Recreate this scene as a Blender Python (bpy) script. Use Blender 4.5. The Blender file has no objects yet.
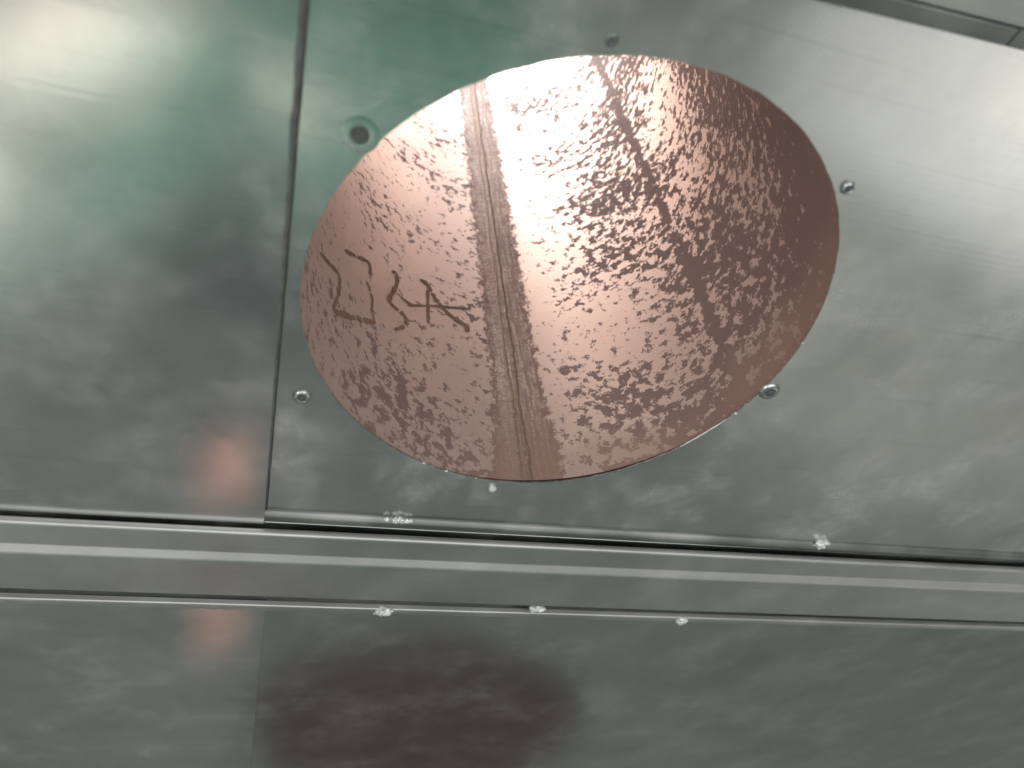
import bpy, bmesh, math, random
from mathutils import Vector, Matrix, noise

# ---------------------------------------------------------------- scene, camera, light
S = bpy.context.scene
COL = S.collection
R = math.radians
random.seed(7)

# Origin = centre of the round opening; X along the cabinet wall, Y into it, Z up (metres).
cam_d = bpy.data.cameras.new('camera')
cam = bpy.data.objects.new('camera', cam_d)
COL.objects.link(cam)
right = Vector((0.95392, -0.11969, 0.27517))
upv = Vector((-0.1093, 0.71544, 0.69007))
fwd = Vector((0.27946, 0.68835, -0.66938))
m = Matrix((right, upv, -fwd)).transposed().to_4x4()
m.translation = Vector((-0.193, -0.4048, 0.3222))
cam.matrix_world = m
cam_d.lens = 25.3125
cam_d.sensor_width = 36
cam_d.clip_start = 0.01
cam_d.clip_end = 200
cam_d.dof.use_dof = True
cam_d.dof.focus_distance = 0.72
cam_d.dof.aperture_fstop = 4.2
S.camera = cam
S.render.resolution_x = 1024
S.render.resolution_y = 768

W = bpy.data.worlds.new('World')
S.world = W
W.use_nodes = True
W.node_tree.nodes['Background'].inputs[0].default_value = (0.90, 0.95, 0.91, 1)
W.node_tree.nodes['Background'].inputs[1].default_value = 0.28


def area(name, loc, target, size, power, color=(1, 1, 1), shape='DISK', size_y=None, spread=180):
    d = bpy.data.lights.new(name, 'AREA')
    d.shape = shape
    d.size = size
    if size_y:
        d.size_y = size_y
    d.energy = power
    d.color = color
    d.spread = R(spread)
    o = bpy.data.objects.new(name, d)
    o.location = loc
    o.rotation_euler = (Vector(target) - Vector(loc)).to_track_quat('-Z', 'Y').to_euler()
    COL.objects.link(o)
    return o


def spot(name, loc, target, angle, power, color=(1, 1, 1), blend=0.6):
    d = bpy.data.lights.new(name, 'SPOT')
    d.spot_size = R(angle)
    d.spot_blend = blend
    d.energy = power
    d.color = color
    d.shadow_soft_size = 0.05
    o = bpy.data.objects.new(name, d)
    o.location = loc
    o.rotation_euler = (Vector(target) - Vector(loc)).to_track_quat('-Z', 'Y').to_euler()
    COL.objects.link(o)
    return o


FZ = -1.5      # workshop floor
area('ceiling_lamp', (0.6, -2.4, 2.6), (0.5, -1.2, -1.0), 4.0, 72, (1.0, 0.99, 0.96), 'RECTANGLE', 2.6)
# daylight falling into the duct through its far mouth
area('duct_mouth_daylight', (-0.03, 1.62, 0.02), (0.0, 0.0, -0.02), 0.36, 4.7, (0.97, 0.99, 1.0))
# fill lamp added on the left to brighten the pipe's right wall
area('side_fill', (-2.8, -2.4, 1.4), (0.1, 0.1, 0.0), 1.4, 42, (1.0, 0.98, 0.95), 'RECTANGLE', 1.8)
# pools of light on the workshop floor
spot('floor_spot', (-1.5, -3.4, 2.0), (-1.45, -3.55, FZ), 17, 1900, (1.0, 0.86, 0.82), 0.45)
spot('floor_spot', (-1.9, -2.0, 2.0), (-1.75, -2.1, FZ), 15, 2200, (1.0, 0.98, 0.94), 0.8)
spot('floor_spot', (-0.4, -3.3, 2.0), (-0.4, -3.3, FZ), 5, 9000, (1.0, 0.95, 0.85), 0.5)
spot('warm_floor_spot', (-0.39, -1.05, 0.6), (-0.39, -1.05, FZ), 4.0, 2900, (1.0, 0.38, 0.28), 0.7)
spot('warm_floor_spot', (-0.33, -0.62, 0.4), (-0.33, -0.54, FZ), 2.3, 1700, (1.0, 0.38, 0.28), 0.7)
# bright gate at the far right of the hall
area('hall_gate', (4.2, -3.7, -0.95), (0.3, 0.0, 0.0), 3.2, 5.6, (1.0, 0.98, 0.94), 'RECTANGLE', 1.7, 120)
area('gate_gap', (4.1, -3.4, -0.50), (0.3, 0.0, 0.0), 0.8, 0.6, (1.0, 0.89, 0.81), 'RECTANGLE', 0.7, 120)

S.cycles.max_bounces = 4
S.cycles.glossy_bounces = 3
S.cycles.diffuse_bounces = 2
S.view_settings.view_transform = 'Standard'
S.view_settings.look = 'None'
S.view_settings.exposure = 0.0
S.view_settings.gamma = 1.0


# ---------------------------------------------------------------- node helpers
class NT:
    def __init__(self, name):
        self.mat = bpy.data.materials.new(name)
        self.mat.use_nodes = True
        self.t = self.mat.node_tree
        self.b = self.t.nodes['Principled BSDF']

    def n(self, kind, **kw):
        nd = self.t.nodes.new(kind)
        for k, v in kw.items():
            setattr(nd, k, v)
        return nd

    def put(self, sock, v):
        if isinstance(v, bpy.types.NodeSocket):
            self.t.links.new(v, sock)
        elif isinstance(v, (int, float)):
            sock.default_value = v
        else:
            sock.default_value = tuple(v) + ((1,) if len(v) == 3 and sock.type == 'RGBA' else ())

    def math(self, op, a, b=None, c=None, clamp=False):
        nd = self.n('ShaderNodeMath', operation=op, use_clamp=clamp)
        self.put(nd.inputs[0], a)
        if b is not None:
            self.put(nd.inputs[1], b)
        if c is not None:
            self.put(nd.inputs[2], c)
        return nd.outputs[0]

    def noise(self, vec, scale, detail=4, rough=0.55, dist=0.0):
        nd = self.n('ShaderNodeTexNoise')
        self.put(nd.inputs['Vector'], vec)
        nd.inputs['Scale'].default_value = scale
        nd.inputs['Detail'].default_value = detail
        nd.inputs['Roughness'].default_value = rough
        nd.inputs['Distortion'].default_value = dist
        return nd.outputs[0]

    def ramp(self, v, a, b, lo=0.0, hi=1.0, smooth=True):
        nd = self.n('ShaderNodeMapRange', interpolation_type='SMOOTHSTEP' if smooth else 'LINEAR')
        self.put(nd.inputs[0], v)
        self.put(nd.inputs[1], a)
        self.put(nd.inputs[2], b)
        self.put(nd.inputs[3], lo)
        self.put(nd.inputs[4], hi)
        return nd.outputs[0]

    def mix(self, f, a, b):
        nd = self.n('ShaderNodeMix', data_type='RGBA')
        self.put(nd.inputs[0], f)
        self.put(nd.inputs[6], a)
        self.put(nd.inputs[7], b)
        return nd.outputs[2]

    def xyz(self, x, y, z):
        nd = self.n('ShaderNodeCombineXYZ')
        self.put(nd.inputs[0], x)
        self.put(nd.inputs[1], y)
        self.put(nd.inputs[2], z)
        return nd.outputs[0]

    def obj(self):
        return self.n('ShaderNodeTexCoord').outputs['Object']

    def sep(self, v):
        nd = self.n('ShaderNodeSeparateXYZ')
        self.put(nd.inputs[0], v)
        return nd.outputs

    def bump(self, h, strength, dist, normal=None):
        nd = self.n('ShaderNodeBump')
        nd.inputs['Strength'].default_value = strength
        nd.inputs['Distance'].default_value = dist
        self.put(nd.inputs['Height'], h)
        if normal is not None:
            self.put(nd.inputs['Normal'], normal)
        return nd.outputs[0]

    def set(self, **kw):
        names = dict(color='Base Color', rough='Roughness', metal='Metallic', normal='Normal', spec='Specular IOR Level')
        for k, v in kw.items():
            self.put(self.b.inputs[names[k]], v)
        return self.mat


def galvanized(name, tone=(0.62, 0.637, 0.626), rough=0.20, off=(0, 0, 0), wave=1.0, smudge=1.0, chalk=1.0):
    q = NT(name)
    mp = q.n('ShaderNodeVectorMath', operation='ADD')
    q.put(mp.inputs[0], q.obj())
    mp.inputs[1].default_value = off
    v = mp.outputs[0]
    n1 = q.noise(v, 6, 3, 0.5)            # broad zinc bloom
    n2 = q.noise(v, 46, 3, 0.5)               # spangle-size mottling
    x, y, z = q.sep(v)
    n3 = q.noise(q.xyz(q.math('MULTIPLY', x, 4.0), y, q.math('MULTIPLY', z, 260.0)), 1.0, 2, 0.6)   # rolling grain
    n4 = q.noise(v, 11, 2, 0.5)
    dark = q.math('MULTIPLY', q.ramp(n1, 0.44, 0.70), 0.40 * smudge)
    bloom = q.math('MULTIPLY', q.ramp(n4, 0.40, 0.72), 0.40 * smudge)
    c = q.mix(dark, tone, [t * 0.62 for t in tone])
    c = q.mix(bloom, c, (0.72, 0.72, 0.70))
    c = q.mix(q.ramp(n2, 0.35, 0.70, 0.0, 0.16), c, [t * 0.75 for t in tone])
    r = q.math('ADD', q.math('ADD', rough - 0.05, q.math('MULTIPLY', n1, 0.09)), q.ramp(n4, 0.4, 0.8, 0.0, 0.045))
    nb = q.bump(n3, 0.016, 0.002)
    nb = q.bump(n2, 0.04, 0.0010, nb)
    nb = q.bump(q.noise(v, 4.0, 1, 0.4), 0.16 * wave, 0.02, nb)
    c = q.mix(q.ramp(n3, 0.55, 0.80, 0.0, 0.30), c, [t * 0.55 for t in tone])      # grime caught in the grain
    # chalky white-rust clouds: dull, not mirror-like
    ch = q.noise(v, 9, 4, 0.62)
    ch2 = q.noise(v, 38, 3, 0.65)
    cf = q.math('MULTIPLY', q.ramp(ch, 0.42, 0.72), q.ramp(ch2, 0.30, 0.65, 0.35, 1.0))
    cf = q.math('MULTIPLY', cf, 0.75 * chalk)
    c = q.mix(cf, c, (0.50, 0.50, 0.475))
    return q.set(color=c, rough=r, metal=q.math('SUBTRACT', 1.0, cf), normal=nb)


def plain(name, color, rough, metal=0.0, bumps=0.0, scale=200):
    q = NT(name)
    v = q.obj()
    n = q.noise(v, scale, 4, 0.6)
    c = q.mix(q.ramp(n, 0.3, 0.7), [k * 0.7 for k in color], [min(1, k * 1.15) for k in color])
    q.set(color=c, rough=rough, metal=metal)
    if bumps:
        q.set(normal=q.bump(n, bumps, 0.002))
    return q.mat


def floor_material():
    q = NT('painted_workshop_floor')
    x, y, z = q.sep(q.obj())
    v = q.obj()
    n = q.noise(v, 1.6, 5, 0.6)
    nn = q.math('SUBTRACT', n, 0.5)
    xw = q.math('ADD', x, q.math('MULTIPLY', nn, 1.3))
    yw = q.math('ADD', y, q.math('MULTIPLY', nn, 0.9))
    green = q.mix(n, (0.23, 0.51, 0.39), (0.32, 0.58, 0.47))
    grey = q.mix(n, (0.215, 0.235, 0.23), (0.30, 0.32, 0.31))
    pale = q.mix(n, (0.56, 0.57, 0.52), (0.76, 0.75, 0.69))
    yg = q.math('ADD', yw, q.math('MULTIPLY', q.math('MINIMUM', q.math('ADD', x, 0.7), 0.0), 2.5))
    fg = q.ramp(yg, -2.9, -2.2, 1.0, 0.0)          # green lane beyond the bare strip along the cabinet
    c = q.mix(fg, grey, green)
    fp = q.math('MAXIMUM', q.math('MULTIPLY', q.ramp(xw, 0.9, 2.2), q.ramp(yw, -1.4, -0.6, 1.0, 0.0)), q.ramp(xw, -1.35, -1.0, 1.0, 0.0))
    c = q.mix(q.math('MULTIPLY', fp, 0.9), c, pale)
    gx = q.math('DIVIDE', q.math('ADD', x, 0.36), 0.42)
    gy = q.math('DIVIDE', q.math('ADD', y, 2.0), 0.50)
    gr = q.math('ADD', q.math('SQRT', q.math('ADD', q.math('MULTIPLY', gx, gx), q.math('MULTIPLY', gy, gy))), q.math('MULTIPLY', nn, 1.0))
    c = q.mix(q.ramp(gr, 0.6, 1.2, 0.75, 0.0), c, (0.10, 0.115, 0.125))     # dark colour put in for a dim reflection in the sheets
    px = q.math('DIVIDE', q.math('ADD', x, 0.42), 0.34)
    py = q.math('DIVIDE', q.math('ADD', y, 3.35), 0.24)
    pr = q.math('ADD', q.math('SQRT', q.math('ADD', q.math('MULTIPLY', px, px), q.math('MULTIPLY', py, py))), q.math('MULTIPLY', nn, 1.0))
    c = q.mix(q.ramp(pr, 0.7, 1.1, 1.0, 0.0), c, pale)     # pale colour painted in for a small pool of light
    # brown patch added by the cabinet foot for the lower sheet to reflect
    ex = q.math('DIVIDE', q.math('SUBTRACT', x, 0.22), 0.42)
    ey = q.math('DIVIDE', q.math('SUBTRACT', y, -0.30), 0.20)
    rr = q.math('SQRT', q.math('ADD', q.math('MULTIPLY', ex, ex), q.math('MULTIPLY', ey, ey)))
    rr = q.math('ADD', rr, q.math('MULTIPLY', nn, 0.9))
    c = q.mix(q.ramp(rr, 0.85, 1.1, 1.0, 0.0), c, (0.10, 0.072, 0.06))
    return q.set(color=c, rough=0.55, spec=0.3)


PIPE_R = 0.2030


def copper_material():
    q = NT('mottled_copper_brown_pipe')
    x, y, z = q.sep(q.obj())
    ang = q.math('ARCTAN2', x, q.math('MULTIPLY', z, -1.0))       # angle from the bottom of the pipe
    ang = q.math('SUBTRACT', ang, q.math('MULTIPLY', y, 0.105))   # the sheet's edges run slightly twisted
    s = q.math('MULTIPLY', ang, PIPE_R)
    sx = q.math('MULTIPLY', s, 0.82)
    tw = q.math('MULTIPLY_ADD', s, 0.10, q.math('MULTIPLY', y, 0.80))
    v = q.xyz(sx, tw, 0.0)
    big = q.noise(v, 9, 3, 0.5)
    mid = q.noise(v, 98, 7, 0.70)
    fine = q.noise(q.xyz(s, q.math('MULTIPLY', y, 1.4), 3.0), 170, 4, 0.7)
    deg = math.pi / 180
    # coverage of the dark oxide flakes: sparse on the left, dense on the right and by the rim
    cov = q.ramp(ang, -60 * deg, 20 * deg, -0.036, 0.026, False)
    cov = q.math('ADD', cov, q.ramp(ang, 25 * deg, 85 * deg, 0.0, 0.050))
    cov = q.math('ADD', cov, q.ramp(ang, 85 * deg, 115 * deg, 0.0, 0.05))
    cov = q.math('ADD', cov, q.math('MULTIPLY', q.math('SUBTRACT', big, 0.5), 0.42))
    cov = q.math('ADD', cov, q.ramp(y, 0.16, 0.02, 0.0, 0.055))
    gap = q.math('MULTIPLY', q.ramp(ang, 14 * deg, 16 * deg), q.ramp(ang, 19 * deg, 25 * deg, 1.0, 0.0))
    cov = q.math('SUBTRACT', cov, q.math('MULTIPLY', gap, 0.075))
    # darker streak that runs the length of the sheet
    wob = q.math('MULTIPLY', q.math('SUBTRACT', mid, 0.5), 0.09)
    d2 = q.math('ABSOLUTE', q.math('SUBTRACT', q.math('ADD', ang, wob), 71.3 * deg))
    cov = q.math('ADD', cov, q.ramp(d2, 0.008, 0.050, 0.11, 0.0))
    thr = q.math('SUBTRACT', 0.558, cov)
    f = q.math('ADD', mid, q.math('MULTIPLY', q.math('SUBTRACT', fine, 0.5), 0.16))
    flake = q.ramp(q.math('SUBTRACT', f, thr), 0.0, 0.014)
    # heat-tinted band either side of the weld
    ns = q.noise(q.xyz(s, q.math('MULTIPLY', y, 0.7), 7.0), 110, 4, 0.7)
    wv = q.math('MULTIPLY', q.math('SUBTRACT', ns, 0.5), 0.20)
    soft = q.ramp(q.math('ABSOLUTE', q.math('SUBTRACT', ang, 7.7 * deg)), 3.0 * deg, 6.5 * deg, 1.0, 0.0)
    d1 = q.math('ABSOLUTE', q.math('SUBTRACT', q.math('ADD', ang, wv), 7.7 * deg))
    d1 = q.math('SUBTRACT', d1, q.ramp(y, 0.16, 0.0, 0.0, 2.5 * deg))      # the tint spreads towards the cut end
    band = q.ramp(d1, 7.0 * deg, 8.4 * deg, 1.0, 0.0)
    edge = q.math('MULTIPLY', band, q.ramp(d1, 5.2 * deg, 6.6 * deg))
    sw = q.math('ADD', s, q.math('MULTIPLY', q.math('SUBTRACT', q.noise(q.xyz(0.0, q.math('MULTIPLY', y, 30.0), 2.0), 1.0, 3, 0.6), 0.5), 0.006))
    streak = q.noise(q.xyz(q.math('MULTIPLY', sw, 300.0), q.math('MULTIPLY', y, 16.0), 1.0), 1.0, 5, 0.68)
    # plain metal
    clean = q.mix(q.noise(v, 20, 4, 0.6), (0.78, 0.645, 0.585), (0.84, 0.715, 0.655))
    dark = q.mix(fine, (0.215, 0.142, 0.128), (0.32, 0.22, 0.20))
    c = q.mix(flake, clean, dark)
    bandc = q.mix(q.ramp(streak, 0.38, 0.62), (0.29, 0.19, 0.16), (0.66, 0.53, 0.46))
    bandc = q.mix(q.math('MULTIPLY', q.ramp(ang, 9 * deg, 5 * deg), 0.45), bandc, (0.70, 0.58, 0.52))
    bandc = q.mix(q.ramp(q.math('ADD', fine, q.math('MULTIPLY', q.math('SUBTRACT', mid, 0.5), 0.5)), 0.47, 0.56, 0.0, 0.75), bandc, (0.33, 0.22, 0.19))
    bandc = q.mix(q.math('MULTIPLY', edge, q.ramp(f, 0.40, 0.50)), bandc, (0.28, 0.17, 0.15))
    bandc = q.mix(q.ramp(y, 0.16, 0.02, 0.0, 0.7), bandc, (0.30, 0.195, 0.165))
    c = q.mix(band, c, bandc)
    # smooth brown scorch next to the opening
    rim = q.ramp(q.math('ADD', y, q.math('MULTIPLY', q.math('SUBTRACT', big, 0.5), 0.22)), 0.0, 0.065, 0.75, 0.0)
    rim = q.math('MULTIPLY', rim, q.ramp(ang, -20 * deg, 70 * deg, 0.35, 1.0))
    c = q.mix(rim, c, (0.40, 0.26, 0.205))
    # hairline scratch
    ds = q.math('ABSOLUTE', q.math('SUBTRACT', ang, -54.6 * deg))
    c = q.mix(q.ramp(ds, 0.002, 0.0035, 0.7, 0.0), c, (0.9, 0.78, 0.72))
    any_dark = q.math('MAXIMUM', flake, q.math('MULTIPLY', band, 0.8))
    any_dark = q.math('MAXIMUM', any_dark, rim)
    metal = q.math('SUBTRACT', 0.72, q.math('MULTIPLY', any_dark, 0.50))
    rough = q.math('ADD', q.math('MULTIPLY', any_dark, 0.14), q.ramp(big, 0.3, 0.7, 0.36, 0.42))
    h = q.math('ADD', q.math('MULTIPLY', flake, 0.10), q.math('MULTIPLY', q.math('MULTIPLY', streak, soft), 1.4))
    nb = q.bump(h, 0.35, 0.0012)
    nb = q.bump(fine, 0.08, 0.001, nb)
    return q.set(color=c, rough=rough, metal=metal, normal=nb)


# ---------------------------------------------------------------- mesh helpers
def tag(o, label=None, cat=None, group=None, kind=None):
    if label:
        o['label'] = label
    if cat:
        o['category'] = cat
    if group:
        o['group'] = group
    if kind:
        o['kind'] = kind
    return o


def mesh_obj(name, verts, faces, mat, parent=None, smooth=False, loc=(0, 0, 0)):
    me = bpy.data.meshes.new(name)
    me.from_pydata([tuple(v) for v in verts], [], faces)
    me.materials.append(mat)
    if smooth:
        for p in me.polygons:
            p.use_smooth = True
    me.update()
    o = bpy.data.objects.new(name, me)
    o.location = loc
    COL.objects.link(o)
    o.parent = parent
    return o


def bm_obj(name, bm, mat, parent=None, smooth=True, loc=(0, 0, 0)):
    me = bpy.data.meshes.new(name)
    bm.to_mesh(me)
    bm.free()
    me.materials.append(mat)
    if smooth:
        for p in me.polygons:
            p.use_smooth = True
    o = bpy.data.objects.new(name, me)
    o.location = loc
    COL.objects.link(o)
    o.parent = parent
    return o


def empty(name, loc=(0, 0, 0)):
    o = bpy.data.objects.new(name, None)
    o.empty_display_size = 0.05
    o.location = loc
    COL.objects.link(o)
    return o


def fillet(pts, rad, n=5):
    out = [Vector(pts[0])]
    for i in range(1, len(pts) - 1):
        p = Vector(pts[i])
        a = (Vector(pts[i - 1]) - p)
        b = (Vector(pts[i + 1]) - p)
        r_ = min(rad, a.length * 0.45, b.length * 0.45)
        a.normalize()
        b.normalize()
        for k in range(n + 1):
            t = k / n
            out.append((p + a * r_) * (1 - t) ** 2 + p * 2 * t * (1 - t) + (p + b * r_) * t ** 2)
    out.append(Vector(pts[-1]))
    return out


def folded_strip(name, profile, thick, x0, x1, nx, mat, parent=None, rad=0.002, slope=None, rough_edge=0.0):
    """A bent sheet: a (Y, Z) profile with rounded bends, run along X."""
    pr = fillet(profile, rad)
    nrm = []
    for i in range(len(pr)):
        a = pr[max(i - 1, 0)]
        b = pr[min(i + 1, len(pr) - 1)]
        t = (b - a).normalized()
        nrm.append(Vector((-t.y, t.x)))
    back = [p - nv * thick for p, nv in zip(pr, nrm)]
    loop = pr + back[::-1]
    L = len(loop)
    V, F = [], []
    for i in range(nx + 1):
        x = x0 + (x1 - x0) * i / nx
        for k, p in enumerate(loop):
            yy, zz = p
            if slope:
                zz += slope(x, zz)
            if rough_edge:
                w = noise.noise((x * 9, k * 0.02, 1.3)) * rough_edge
                zz += w
                yy += noise.noise((x * 7, 4.1, k * 0.02)) * rough_edge * 0.6
            V.append((x, yy, zz))
    for i in range(nx):
        for k in range(L):
            a = i * L + k
            b = i * L + (k + 1) % L
            F.append((a, b, b + L, a + L))
    F.append(tuple(range(L - 1, -1, -1)))
    F.append(tuple(nx * L + k for k in range(L)))
    o = mesh_obj(name, V, F, mat, parent, smooth=True)
    bm = bmesh.new()
    bm.from_mesh(o.data)
    bmesh.ops.recalc_face_normals(bm, faces=bm.faces)
    bm.to_mesh(o.data)
    bm.free()
    o.data.set_sharp_from_angle(angle=R(50))
    return o


def slab(name, x0, x1, z0, z1, yf, thick, mat, parent=None, bev=0.0006, wob=0.0):
    """A flat sheet standing in the XZ plane, front face at yf, slightly rounded edges."""
    bm = bmesh.new()
    nz = 60 if wob else 1
    rows = []
    for i in range(nz + 1):
        z = z0 + (z1 - z0) * i / nz
        e = noise.noise((0.0, 3.0, z * 22)) * wob
        rows.append([bm.verts.new((x0, yf, z)), bm.verts.new((x1 + e, yf, z)),
                     bm.verts.new((x1 + e, yf + thick, z)), bm.verts.new((x0, yf + thick, z))])
    for i in range(nz):
        for k in range(4):
            bm.faces.new((rows[i][k], rows[i][(k + 1) % 4], rows[i + 1][(k + 1) % 4], rows[i + 1][k]))
    bm.faces.new(rows[0][::-1])
    bm.faces.new(rows[-1])
    bmesh.ops.recalc_face_normals(bm, faces=bm.faces)
    if not wob:
        bmesh.ops.bevel(bm, geom=bm.edges[:], offset=bev, segments=2, affect='EDGES')
    return bm_obj(name, bm, mat, parent, smooth=False)


def bead(name, loc, rad, mat, parent, seed, squash=(1, 0.8, 1), lump=0.35, sub=3):
    bm = bmesh.new()
    bmesh.ops.create_icosphere(bm, subdivisions=sub, radius=1.0)
    for v in bm.verts:
        d = v.co.normalized()
        k = 1 + lump * noise.noise(d * 1.7 + Vector((seed * 3.1, seed, 0))) + lump * 0.5 * noise.noise(d * 4.3 + Vector((seed, 0, 2)))
        v.co = Vector((d.x * squash[0], d.y * squash[1], d.z * squash[2])) * k * rad
    return bm_obj(name, bm, mat, parent, loc=loc)


def lathe(name, prof, mat, parent, loc, rot=None, seg=28, squash=1.0):
    """Revolve (radius, height) about -Y (towards the room)."""
    V, F = [], []
    for r_, h in prof:
        for k in range(seg):
            a = 2 * math.pi * k / seg
            V.append((r_ * math.cos(a), -h, r_ * math.sin(a) * squash))
    for i in range(len(prof) - 1):
        for k in range(seg):
            a = i * seg + k
            b = i * seg + (k + 1) % seg
            F.append((a, b, b + seg, a + seg))
    F.append(tuple(range(seg - 1, -1, -1)))
    F.append(tuple((len(prof) - 1) * seg + k for k in range(seg)))
    o = mesh_obj(name, V, F, mat, parent, smooth=True, loc=loc)
    o.data.set_sharp_from_angle(angle=R(45))
    if rot:
        o.rotation_euler = rot
    return o


# ---------------------------------------------------------------- materials
M_MAIN = galvanized('galvanized_sheet', chalk=0.6)
M_LEFT = galvanized('galvanized_sheet_smooth', (0.60, 0.617, 0.606), 0.185, (2.3, 0, 0.7), 2.0, 1.0, 0.38)
M_LOW = galvanized('galvanized_sheet_dull', (0.52, 0.545, 0.535), 0.20, (4.1, 0, 1.9), 0.5, 1.0, 0.20)
M_LOWL = galvanized('galvanized_sheet_worn', (0.56, 0.585, 0.57), 0.20, (7.1, 0, 3.9), 0.9, 1.0, 0.30)
M_RAIL = galvanized('rail_steel', (0.50, 0.50, 0.50), 0.48, (1.1, 0, 5.0), 0.25, 0.8, 0.15)
M_LIP = galvanized('dull_folded_steel', (0.20, 0.205, 0.20), 0.46, (3.1, 0, 2.0), 0.25, 0.8, 0.15)
M_EDGE = plain('raw_steel_edge', (0.30, 0.30, 0.29), 0.45, 1.0, 0.3)
M_SPATTER = plain('bright_weld_spatter', (0.82, 0.84, 0.82), 0.35, 0.35, 0.2)
M_RIVET = plain('zinc_rivet', (0.50, 0.53, 0.53), 0.32, 1.0, 0.1)
M_DARK = plain('dark_rivet_core', (0.12, 0.13, 0.13), 0.55, 0.4)
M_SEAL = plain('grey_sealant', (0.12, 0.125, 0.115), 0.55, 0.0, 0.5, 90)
M_GAP = plain('black_joint_shade', (0.03, 0.032, 0.032), 0.6)  # near-black colour standing in for shade in the joints
M_COPPER = copper_material()
M_MARK = plain('brown_paint_marker', (0.27, 0.155, 0.105), 0.6, 0.0, 0.2, 350)
M_WELD = plain('weld_bead_brown', (0.33, 0.235, 0.185), 0.5, 0.5, 0.5, 400)
M_OUT = plain('pipe_outer_wall', (0.3, 0.2, 0.17), 0.6, 0.5)

# ---------------------------------------------------------------- setting
fl = mesh_obj('floor', [(-14, -18, FZ), (18, -18, FZ), (18, 3.0, FZ), (-14, 3.0, FZ)], [(0, 1, 2, 3)], floor_material())
tag(fl, kind='structure')

# ---------------------------------------------------------------- main panel with the round opening
FOU = (0.20003, 4e-05, -7e-05, -0.00048, -0.00037, -0.00108, 0.00053)


def hole_r(a):
    r_ = FOU[0]
    for k in (1, 2, 3):
        r_ += FOU[2 * k - 1] * math.cos(k * a) + FOU[2 * k] * math.sin(k * a)
    return r_ + 0.0005 * noise.noise((math.cos(a) * 14, math.sin(a) * 14, 0)) + 0.0003 * noise.noise((math.cos(a) * 60, math.sin(a) * 60, 5))


PX0, PX1, PZ0, PZ1 = -0.235, 1.25, -0.2695, 0.42
TH = 0.0016
main = empty('steel_panel', (0.5, 0, PZ0))
tag(main, 'grey galvanized sheet with the large round opening, riveted round its rim', 'panel')


def under(o, p):
    o.parent = p
    o.matrix_parent_inverse = Matrix.Translation(p.location).inverted()
    return o


N = 360
V, F = [], []
rings = 10
for i in range(rings + 1):
    t = (i / rings) ** 1.6
    for k in range(N):
        a = 2 * math.pi * k / N
        c, s_ = math.cos(a), math.sin(a)
        rx = min((PX1 / c) if c > 1e-9 else 1e9, (PX0 / c) if c < -1e-9 else 1e9,
                 (PZ1 / s_) if s_ > 1e-9 else 1e9, (PZ0 / s_) if s_ < -1e-9 else 1e9)
        r0 = hole_r(a)
        r_ = r0 + (rx - r0) * t
        V.append((r_ * c, 0, r_ * s_))
nb_ = len(V)
for k in range(N):      # thickness of the cut edge
    a = 2 * math.pi * k / N
    r0 = hole_r(a)
    V.append((r0 * math.cos(a), TH, r0 * math.sin(a)))
for i in range(rings):
    for k in range(N):
        a = i * N + k
        b = i * N + (k + 1) % N
        F.append((a, a + N, b + N, b))
sheet = under(mesh_obj('sheet', V[:nb_], F, M_MAIN), main)
# back skin and cut edge
EV = V[:N] + V[nb_:] + [(V[nb_ + k][0] * 1.06, TH, V[nb_ + k][2] * 1.06) for k in range(N)]
EF = []
for k in range(N):
    k2 = (k + 1) % N
    EF.append((k, k2, N + k2, N + k))
    EF.append((N + k, N + k2, 2 * N + k2, 2 * N + k))
under(mesh_obj('cut_edge', EV, EF, plain('bright_cut_edge', (0.62, 0.63, 0.6), 0.35, 1.0, 0.4)), main)
# folded lip along the bottom of the sheet
under(folded_strip('folded_lip', [(0.0035, -0.2702), (-0.0008, -0.2704), (-0.0050, -0.2746), (-0.0046, -0.2790), (-0.0015, -0.2832), (0.006, -0.2845)],
                   0.0014, -0.212, 1.25, 160, M_LIP, None, 0.0022, None, 0.0004), main)

# rivets: flange + recessed mandrel
RIV = [((-0.1760, 0, 0.1163), 0.0056, 'sunk'), ((-0.0493, 0, 0.2018), 0.0036, 'flat'), ((0.1459, 0, 0.1499), 0.0046, 'tall'),
       ((0.2007, 0, -0.0441), 0.0085, 'tall'), ((-0.1912, 0, -0.1109), 0.0066, 'tall')]
for (loc, r_, kind) in RIV:
    if kind == 'sunk':      # rivet pulled into a dimple with a wide pressed ring around it
        o = lathe('rivet', [(r_ * 2.1, 0.0), (r_ * 1.9, 0.0001), (r_ * 1.45, 0.0002), (r_ * 1.15, 0.00016), (r_, 0.00005)], M_MAIN, None, loc)
        under(o, main)
        c_ = lathe('mandrel', [(r_ * 1.02, 0.0), (r_ * 0.98, 0.0007), (r_ * 0.55, 0.0004), (r_ * 0.1, 0.0009)], M_DARK, None, (0, 0, 0))
        c_.parent = o
    else:
        h = 0.0012 if kind == 'flat' else 0.0030
        o = lathe('rivet', [(r_ * 1.12, -0.0003), (r_ * 1.05, h * 0.35), (r_ * 0.88, h * 0.85), (r_ * 0.66, h), (r_ * 0.56, h * 0.80)], M_LIP if kind == 'flat' else M_RIVET, None, loc)
        under(o, main)
        c_ = lathe('mandrel', [(r_ * 0.58, h * 0.5), (r_ * 0.56, h * 0.84), (r_ * 0.30, h * 0.80), (r_ * 0.24, h * 1.05), (r_ * 0.06, h * 1.1)], M_DARK, None, (0, 0, 0))
        c_.parent = o
o = bead('rivet', (-0.008, -0.001, -0.2122), 0.0034, M_SPATTER, None, 3, (1, .9, 1.3))
under(o, main)
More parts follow.
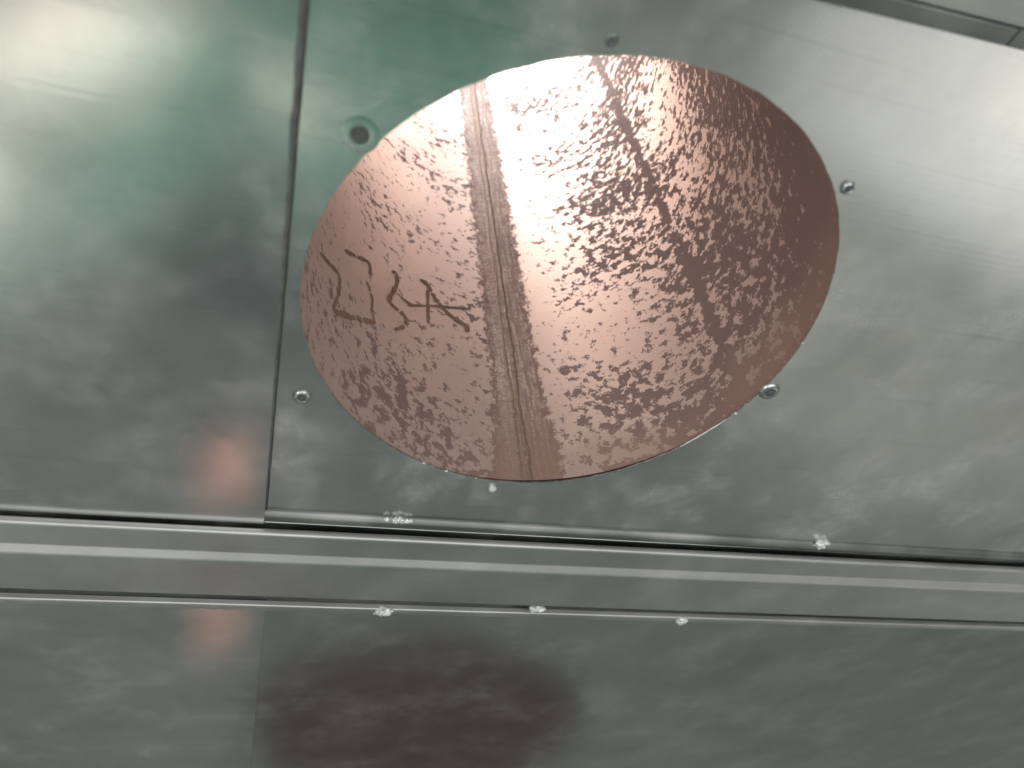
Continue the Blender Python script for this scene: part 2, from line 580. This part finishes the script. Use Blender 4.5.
# burrs left by the cutter along the lower rim
for i, (ad, rr) in enumerate([(246.3, .0013), (253.3, .0013), (249, .0006), (262, .0006), (337.6, .0014), (4, .0009)]):
    a = R(ad)
    r0 = hole_r(a) - 0.0002
    under(bead('burr', (r0 * math.cos(a), -0.0004, r0 * math.sin(a)), rr, M_SPATTER, None, i + 11, (1.2, .6, .8), .8, 2), main)
# bright sliver turned out of the cut edge
V, F = [], []
for k in range(25):
    a = R(320 + 15 * k / 24)
    t = math.sin(math.pi * k / 24)
    r0 = hole_r(a)
    for dr, yy in ((0.0002, 0.0004), (-0.0004 * t, -0.0004 * t - 0.0001), (-0.0012 * t, 0.0006)):
        V.append(((r0 + dr) * math.cos(a), yy, (r0 + dr) * math.sin(a)))
for k in range(24):
    for q_ in range(2):
        F.append((k * 3 + q_, k * 3 + q_ + 1, k * 3 + q_ + 4, k * 3 + q_ + 3))
under(mesh_obj('burr', V, F, M_SPATTER, None, True), main)
# weld spatter on the lip
for i, (x, z, rr) in enumerate([(-0.0993, -0.2660, .0022), (-0.0905, -0.2665, .0030), (-0.0865, -0.2655, .0034), (-0.0800, -0.2670, .0026),
                                (-0.0760, -0.2665, .0022), (-0.0845, -0.2690, .0022), (0.4044, -0.2655, .0060), (0.4105, -0.2640, .0042)]):
    under(bead('weld_spatter', (x, -0.0030, z - 0.004), rr, M_SPATTER, None, i + 31, (1.2, .9, 1.0), .55), main)

# ---------------------------------------------------------------- left sheet lapping over it
left = empty('steel_panel', (-0.5, 0, -0.31))
tag(left, 'smooth galvanized sheet lapping over the pierced panel beside a straight vertical joint', 'panel')
under(slab('sheet', -0.95, -0.2118, -0.2880, 0.45, -0.0042, 0.0030, M_LEFT), left)
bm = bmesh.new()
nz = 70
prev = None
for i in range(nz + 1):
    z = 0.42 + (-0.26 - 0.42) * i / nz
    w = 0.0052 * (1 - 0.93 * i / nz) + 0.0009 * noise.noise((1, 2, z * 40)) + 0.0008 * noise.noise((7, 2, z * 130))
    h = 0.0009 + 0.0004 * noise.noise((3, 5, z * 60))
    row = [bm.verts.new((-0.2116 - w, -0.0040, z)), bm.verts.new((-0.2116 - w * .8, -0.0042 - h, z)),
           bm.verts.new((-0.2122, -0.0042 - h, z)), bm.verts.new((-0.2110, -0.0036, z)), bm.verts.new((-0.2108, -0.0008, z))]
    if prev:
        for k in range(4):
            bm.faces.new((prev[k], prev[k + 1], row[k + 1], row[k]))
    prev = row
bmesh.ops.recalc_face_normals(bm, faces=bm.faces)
under(bm_obj('edge_sealant_shade', bm, M_SEAL), left)

bm = bmesh.new()
prev = None
for i in range(91):
    z = 0.42 + (-0.2690 - 0.42) * i / 90
    w = 0.0013 + 0.0004 * noise.noise((2, 8, z * 50))
    row = [bm.verts.new((-0.2122, -0.0016, z)), bm.verts.new((-0.2114 + w * .5, -0.0010, z)), bm.verts.new((-0.2112 + w, 0.0003, z))]
    if prev:
        for k in range(2):
            bm.faces.new((prev[k], prev[k + 1], row[k + 1], row[k]))
    prev = row
bmesh.ops.recalc_face_normals(bm, faces=bm.faces)
under(bm_obj('edge_sealant_shade', bm, M_GAP), left)  # dark strip placed for the shade line beside the sheet edge

# ---------------------------------------------------------------- lower sheets
low = empty('steel_panel', (0.5, 0, FZ))
tag(low, 'dull galvanized sheet under the stepped rail, with a brown reflection', 'panel')
under(slab('sheet', -0.95, 1.9, FZ + 0.004, -0.2855, -0.0030, 0.0030, M_LOW), low)
lowl = empty('steel_panel', (-0.5, 0, FZ))
tag(lowl, 'worn galvanized sheet under the rail, lapping over the dull sheet beside it', 'panel')
under(slab('sheet', -0.95, -0.2030, FZ + 0.004, -0.4400, -0.0062, 0.0018, M_LOWL), lowl)

# ---------------------------------------------------------------- stepped rail
rail = empty('stepped_rail', (0.3, 0, -0.39))
tag(rail, 'long stepped steel rail running across below the round opening', 'rail')


def rslope(x, z):
    t = max(0.0, (-0.326 - z) / 0.066)
    return -0.0155 * (x - 0.046) * min(t, 1.2)


under(folded_strip('rail_body', [(-0.0085, -0.2990), (-0.0075, -0.2915), (-0.0125, -0.2921), (-0.0125, -0.3232), (-0.0187, -0.3307), (-0.0187, -0.3985),
                                 (-0.0170, -0.4030), (-0.0090, -0.4040)], 0.0016, -0.95, 1.7, 220, M_RAIL, None, 0.0016, rslope, 0.0003), rail)


def sslope(x, z):
    return -0.0145 * (x - 0.061)


strip = folded_strip('bottom_strip', [(-0.0055, -0.4372), (-0.0105, -0.4378), (-0.0108, -0.4460), (-0.0068, -0.4480)], 0.0012, -0.95, 1.7, 160, M_RAIL, None, 0.0010, sslope, 0.0003)
under(strip, rail)
for i, (x, z, rr) in enumerate([(-0.0778, -0.4388, .0060), (-0.0715, -0.4380, .0052), (-0.0860, -0.4440, .0010),
                                (0.0985, -0.4245, .0046), (0.1070, -0.4240, .0050), (0.1020, -0.4215, .0036), (0.3056, -0.4470, .0062), (0.3090, -0.4450, .0045)]):
    under(bead('weld_spatter', (x, -0.0118, z), rr, M_SPATTER, None, i + 51, (1.1, .9, 1.0), .5), rail)

# ---------------------------------------------------------------- flange at the upper right
fla = empty('flange_rail', (0.3, 0, 0.25))
tag(fla, 'narrow grey flange strip crossing above the pierced sheet', 'rail')


def fsl(x, z):
    return 0.0475 * (x - 0.0582)


under(folded_strip('flange', [(0.0, 0.2490), (-0.0028, 0.2492), (-0.0046, 0.2592), (-0.0016, 0.2598)], 0.0012, -0.05, 0.183, 40, M_LIP, None, 0.0008, fsl, 0.0002), fla)
under(folded_strip('flange', [(0.0, 0.2490), (-0.0028, 0.2492), (-0.0046, 0.2592), (-0.0016, 0.2598)], 0.0012, 0.1842, 0.7, 60, M_LIP, None, 0.0008, fsl, 0.0002), fla)

upper = empty('steel_panel', (0.3, 0, 0.26))
tag(upper, 'dull sheet leaning out above the narrow flange strip', 'panel')
under(folded_strip('sheet', [(-0.0012, 0.2604), (-0.0026, 0.2606), (-0.0300, 0.4300)], 0.0014, -0.05, 0.7, 40, M_LOW, None, 0.0004, fsl), upper)

# ---------------------------------------------------------------- the pipe behind the opening
pipe = empty('copper_pipe', (0, 0.003, -PIPE_R))
tag(pipe, 'copper brown pipe seen through the round opening, mottled with dark flakes', 'pipe')
NS, NL, PL = 256, 60, 1.75
V, F = [], []
for i in range(NL + 1):
    y = 0.0040 + PL * i / NL
    for k in range(NS):
        a = 2 * math.pi * k / NS
        V.append((PIPE_R * math.cos(a), y, PIPE_R * math.sin(a)))
for i in range(NL):
    for k in range(NS):
        a = i * NS + k
        b = i * NS + (k + 1) % NS
        F.append((a, b, b + NS, a + NS))
under(mesh_obj('inner_wall', V, F, M_COPPER, None, True), pipe)
V2 = [(x * 1.03, y, z * 1.03) for x, y, z in V]
under(mesh_obj('outer_wall', V2, [f[::-1] for f in F], M_OUT, None, True), pipe)


GV, GF = [], []
for (rr, yy) in ((0.2012, 0.0018), (0.2046, 0.0018), (0.2046, 0.0043), (0.2033, 0.0043)):
    for k in range(NS):
        a = 2 * math.pi * k / NS
        GV.append((rr * math.cos(a), yy, rr * math.sin(a)))
for i in range(3):
    for k in range(NS):
        a = i * NS + k
        b = i * NS + (k + 1) % NS
        GF.append((a, b, b + NS, a + NS))
under(mesh_obj('gap_shade_ring', GV, GF, M_GAP, None, True), pipe)  # dark ring added in place of the shaded gap round the pipe


def on_pipe(deg, y, lift):
    a = R(deg)
    r_ = PIPE_R - lift
    return Vector((r_ * math.sin(a), y, -r_ * math.cos(a)))


# weld bead: three uneven ridges
for (off, wd, hgt, sd) in [(0.0, 1.0, 0.0013, 1), (-1.9, 0.7, 0.0005, 2)]:
    V, F = [], []
    n = 500
    for i in range(n + 1):
        y = 0.0050 + 1.3 * i / n
        c0 = 7.6 + 6.0 * y + off + 0.55 * noise.noise((y * 14, sd, 0)) + 0.3 * noise.noise((y * 70, sd, 4))
        w = wd * (1 + 0.35 * noise.noise((y * 60, sd, 3)))
        h = hgt * (1 + 0.6 * noise.noise((y * 140, sd, 7)))
        for k in range(7):
            t = k / 6 * 2 - 1
            V.append(on_pipe(c0 + t * w, y, -0.0002 + h * (1 - t * t) + 0.0002 * noise.noise((y * 260, k * 1.7, sd))))
    for i in range(n):
        for k in range(6):
            a = i * 7 + k
            F.append((a, a + 7, a + 8, a + 1))
    under(mesh_obj('weld_bead', V, F, M_WELD, None, True), pipe)

STROKES = [
    ([(-69.56, .1382), (-62.89, .1534), (-57.2, .162), (-56.08, .1475), (-57.03, .1251), (-58.64, .1054)], .0022),
    ([(-58.58, .1035), (-51.26, .1225), (-44.3, .1412), (-39.71, .1525)], .0030),
    ([(-55.24, .2104), (-48.3, .2287), (-42.66, .2405), (-41.98, .2156)], .0021),
    ([(-43.48, .2048), (-40.9, .1881), (-40.77, .166), (-39.38, .1512)], .0017),
    ([(-32.64, .2606), (-30.68, .2624), (-30.61, .2441), (-32.39, .2235), (-33.69, .2048), (-30.27, .2003), (-27.29, .1952), (-27.67, .1815), (-31.61, .1651)], .0026),
    ([(-26.53, .2182), (-19.3, .2344), (-12.27, .2457), (-3.19, .2548)], .0016),
    ([(-21.17, .2785), (-18.2, .2749), (-15.56, .2541), (-10.81, .2339), (-5.59, .2214), (-5.29, .2109)], .0030),
    ([(-18.28, .2689), (-18.65, .2394), (-18.83, .2037)], .0020),
    ([(-30.79, .2282), (-26.5, .2237), (-24.09, .2243)], .0015)]
for si, (pts, w) in enumerate(STROKES):
    P = [Vector((R(a) * PIPE_R, y)) for a, y in pts]
    dense = []
    for i in range(len(P) - 1):
        p0, p1, p2, p3 = P[max(i - 1, 0)], P[i], P[i + 1], P[min(i + 2, len(P) - 1)]
        for k in range(14):
            t = k / 14
            dense.append(0.5 * ((2 * p1) + (p2 - p0) * t + (2 * p0 - 5 * p1 + 4 * p2 - p3) * t * t + (3 * p1 - p0 - 3 * p2 + p3) * t ** 3))
    dense.append(P[-1])
    V, F = [], []
    for i, p in enumerate(dense):
        tg = (dense[min(i + 1, len(dense) - 1)] - dense[max(i - 1, 0)]).normalized()
        nv = Vector((-tg.y, tg.x))
        e = i / (len(dense) - 1)
        ww = 1.1 * w * (0.75 + 0.5 * noise.noise((p.x * 120, p.y * 120, si)) + 0.4 * noise.noise((p.x * 420, p.y * 420, si + 9)) + 0.2) * min(1, 0.45 + 6 * min(e, 1 - e))
        for sgn in (-1, 0, 1):
            qv = p + nv * ww * sgn * (1 + 0.35 * noise.noise((p.x * 400, p.y * 400, sgn * 3 + si)))
            V.append(on_pipe(math.degrees(qv.x / PIPE_R), qv.y, 0.0005 if sgn else 0.0008))
    for i in range(len(dense) - 1):
        if noise.noise((dense[i].x * 260, dense[i].y * 260, si * 2.3)) < -0.36:
            continue        # the pen skipped here
        for k in range(2):
            a = i * 3 + k
            F.append((a, a + 1, a + 4, a + 3))
    under(mesh_obj('handwritten_stroke', V, F, M_MARK, None, True), pipe)
